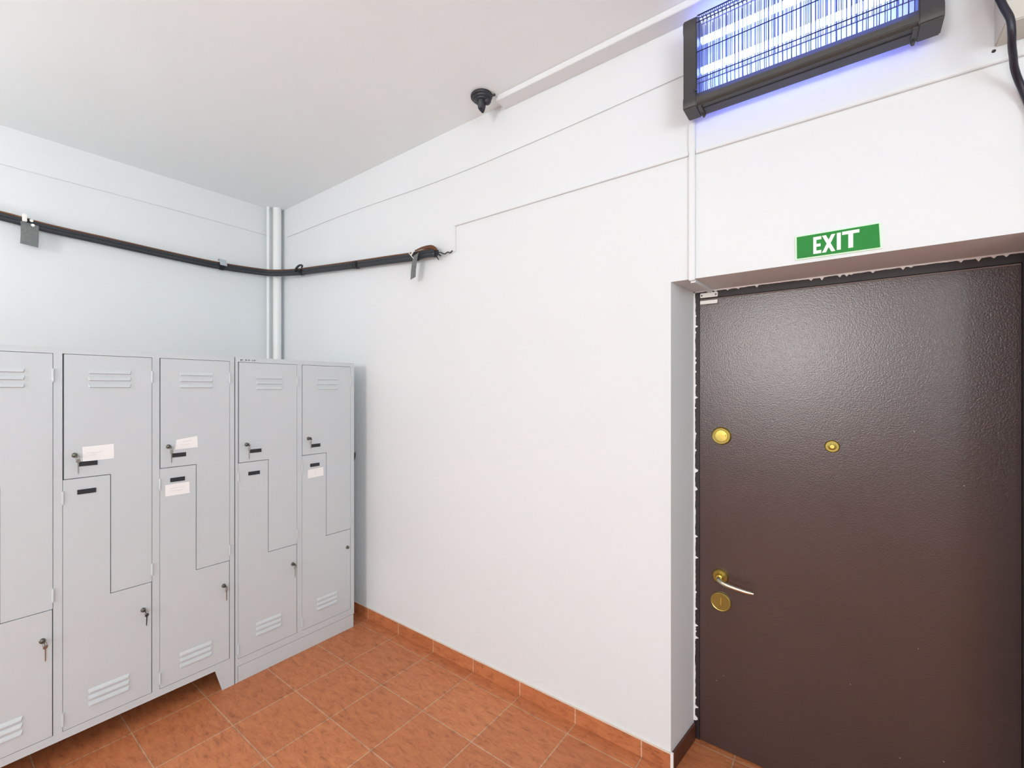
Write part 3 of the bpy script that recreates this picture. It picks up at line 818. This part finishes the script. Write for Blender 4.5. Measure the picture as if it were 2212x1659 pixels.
b = BM(); tube(b, [(1.742, -.076, 2.476), (1.768, -.082, 2.452), (1.790, -.080, 2.430)], .0024, 6); tube(b, [(1.768, -.082, 2.452), (1.786, -.080, 2.474)], .0045, 6); obj('silver_tie_end', b, M_white_pl, CB)
# frayed end
b = BM()
for k in range(7):
    a = Vector((1.945, -.052, 2.430 + .006*k - .008)); e_ = a + Vector((random.uniform(.025, .055), random.uniform(-.01, .012), random.uniform(-.03, .012)))
    tube(b, [a, (a+e_)/2 + Vector((0, 0, .006)), e_], lambda t: .0055*(1-.6*t), 7)
tube(b, catmull([(1.985, -.045, 2.440), (2.005, -.03, 2.430), (2.02, -.02, 2.440), (2.035, -.012, 2.436), (2.050, -.010, 2.446)], 4), .004, 6)
obj('frayed_end', b, M_hose, CB, smooth=True)
b = BM(); tube(b, catmull([(1.80, -.058, 2.487), (1.86, -.060, 2.492), (1.92, -.060, 2.488), (1.955, -.058, 2.470), (1.968, -.056, 2.452)], 5), .0055, 8)
tube(b, catmull([(1.79, -.066, 2.482), (1.86, -.068, 2.482), (1.93, -.066, 2.474), (1.962, -.062, 2.455)], 5), .0045, 8)
obj('brown_cable', b, M_brown, CB, smooth=True)

# ------------------------------------------------------------------ standing fill lamps added out of view to brighten the room
for i, (x, y, z) in enumerate(FILL_GLOBES):
    L = empty('globe_lamp', (x, y, 0))
    tag(L, ['standing opal globe lamp on the locker side of the room', 'standing opal globe lamp between the door and the side window'][i], 'lamp', 'standing globe lamps')
    b = BM(); lathe(b, [(.12, 0), (.12, .015), (.02, .03), (.012, .05), (.012, z - .135), (.04, z - .13), (.04, z - .11)], (x, y, 0), (0, 0, 1), 24); obj('stand', b, M_trunk, L, smooth=True, angle=30)
    b = BM(); bmesh.ops.create_uvsphere(b, u_segments=24, v_segments=14, radius=.13, matrix=Matrix.Translation((x, y, z))); obj('globe', b, M_fill_globe, L, smooth=True)

M_fill_bowl = emis('uplighter_glow', FILL_COLOUR, FILL_BOWL_STRENGTH)  # glow of the bowls added to throw fill light upward
for i, (x, y, z) in enumerate(FILL_BOWLS):
    L = empty('uplighter', (x, y, 0))
    tag(L, ['white standing uplighter in the middle of the room', 'white standing uplighter by the left wall'][i], 'lamp', 'standing uplighters')
    b = BM(); lathe(b, [(.15, 0), (.15, .015), (.02, .03), (.014, .05), (.014, z - .11)], (x, y, 0), (0, 0, 1), 24); obj('stand', b, M_trunk, L, smooth=True, angle=30)
    b = BM(); lathe(b, [(0, .11), (.10, .10), (.19, .055), (.235, 0), (.225, 0), (.205, .025), (.02, .028)], (x, y, z), (0, 0, -1), 32); obj('bowl', b, M_trunk, L, smooth=True, angle=40)
    b = BM(); lathe(b, [(.008, 0), (.20, 0)], (x, y, z - .018), (0, 0, 1), 32); obj('lit_diffuser', b, M_fill_bowl, L)
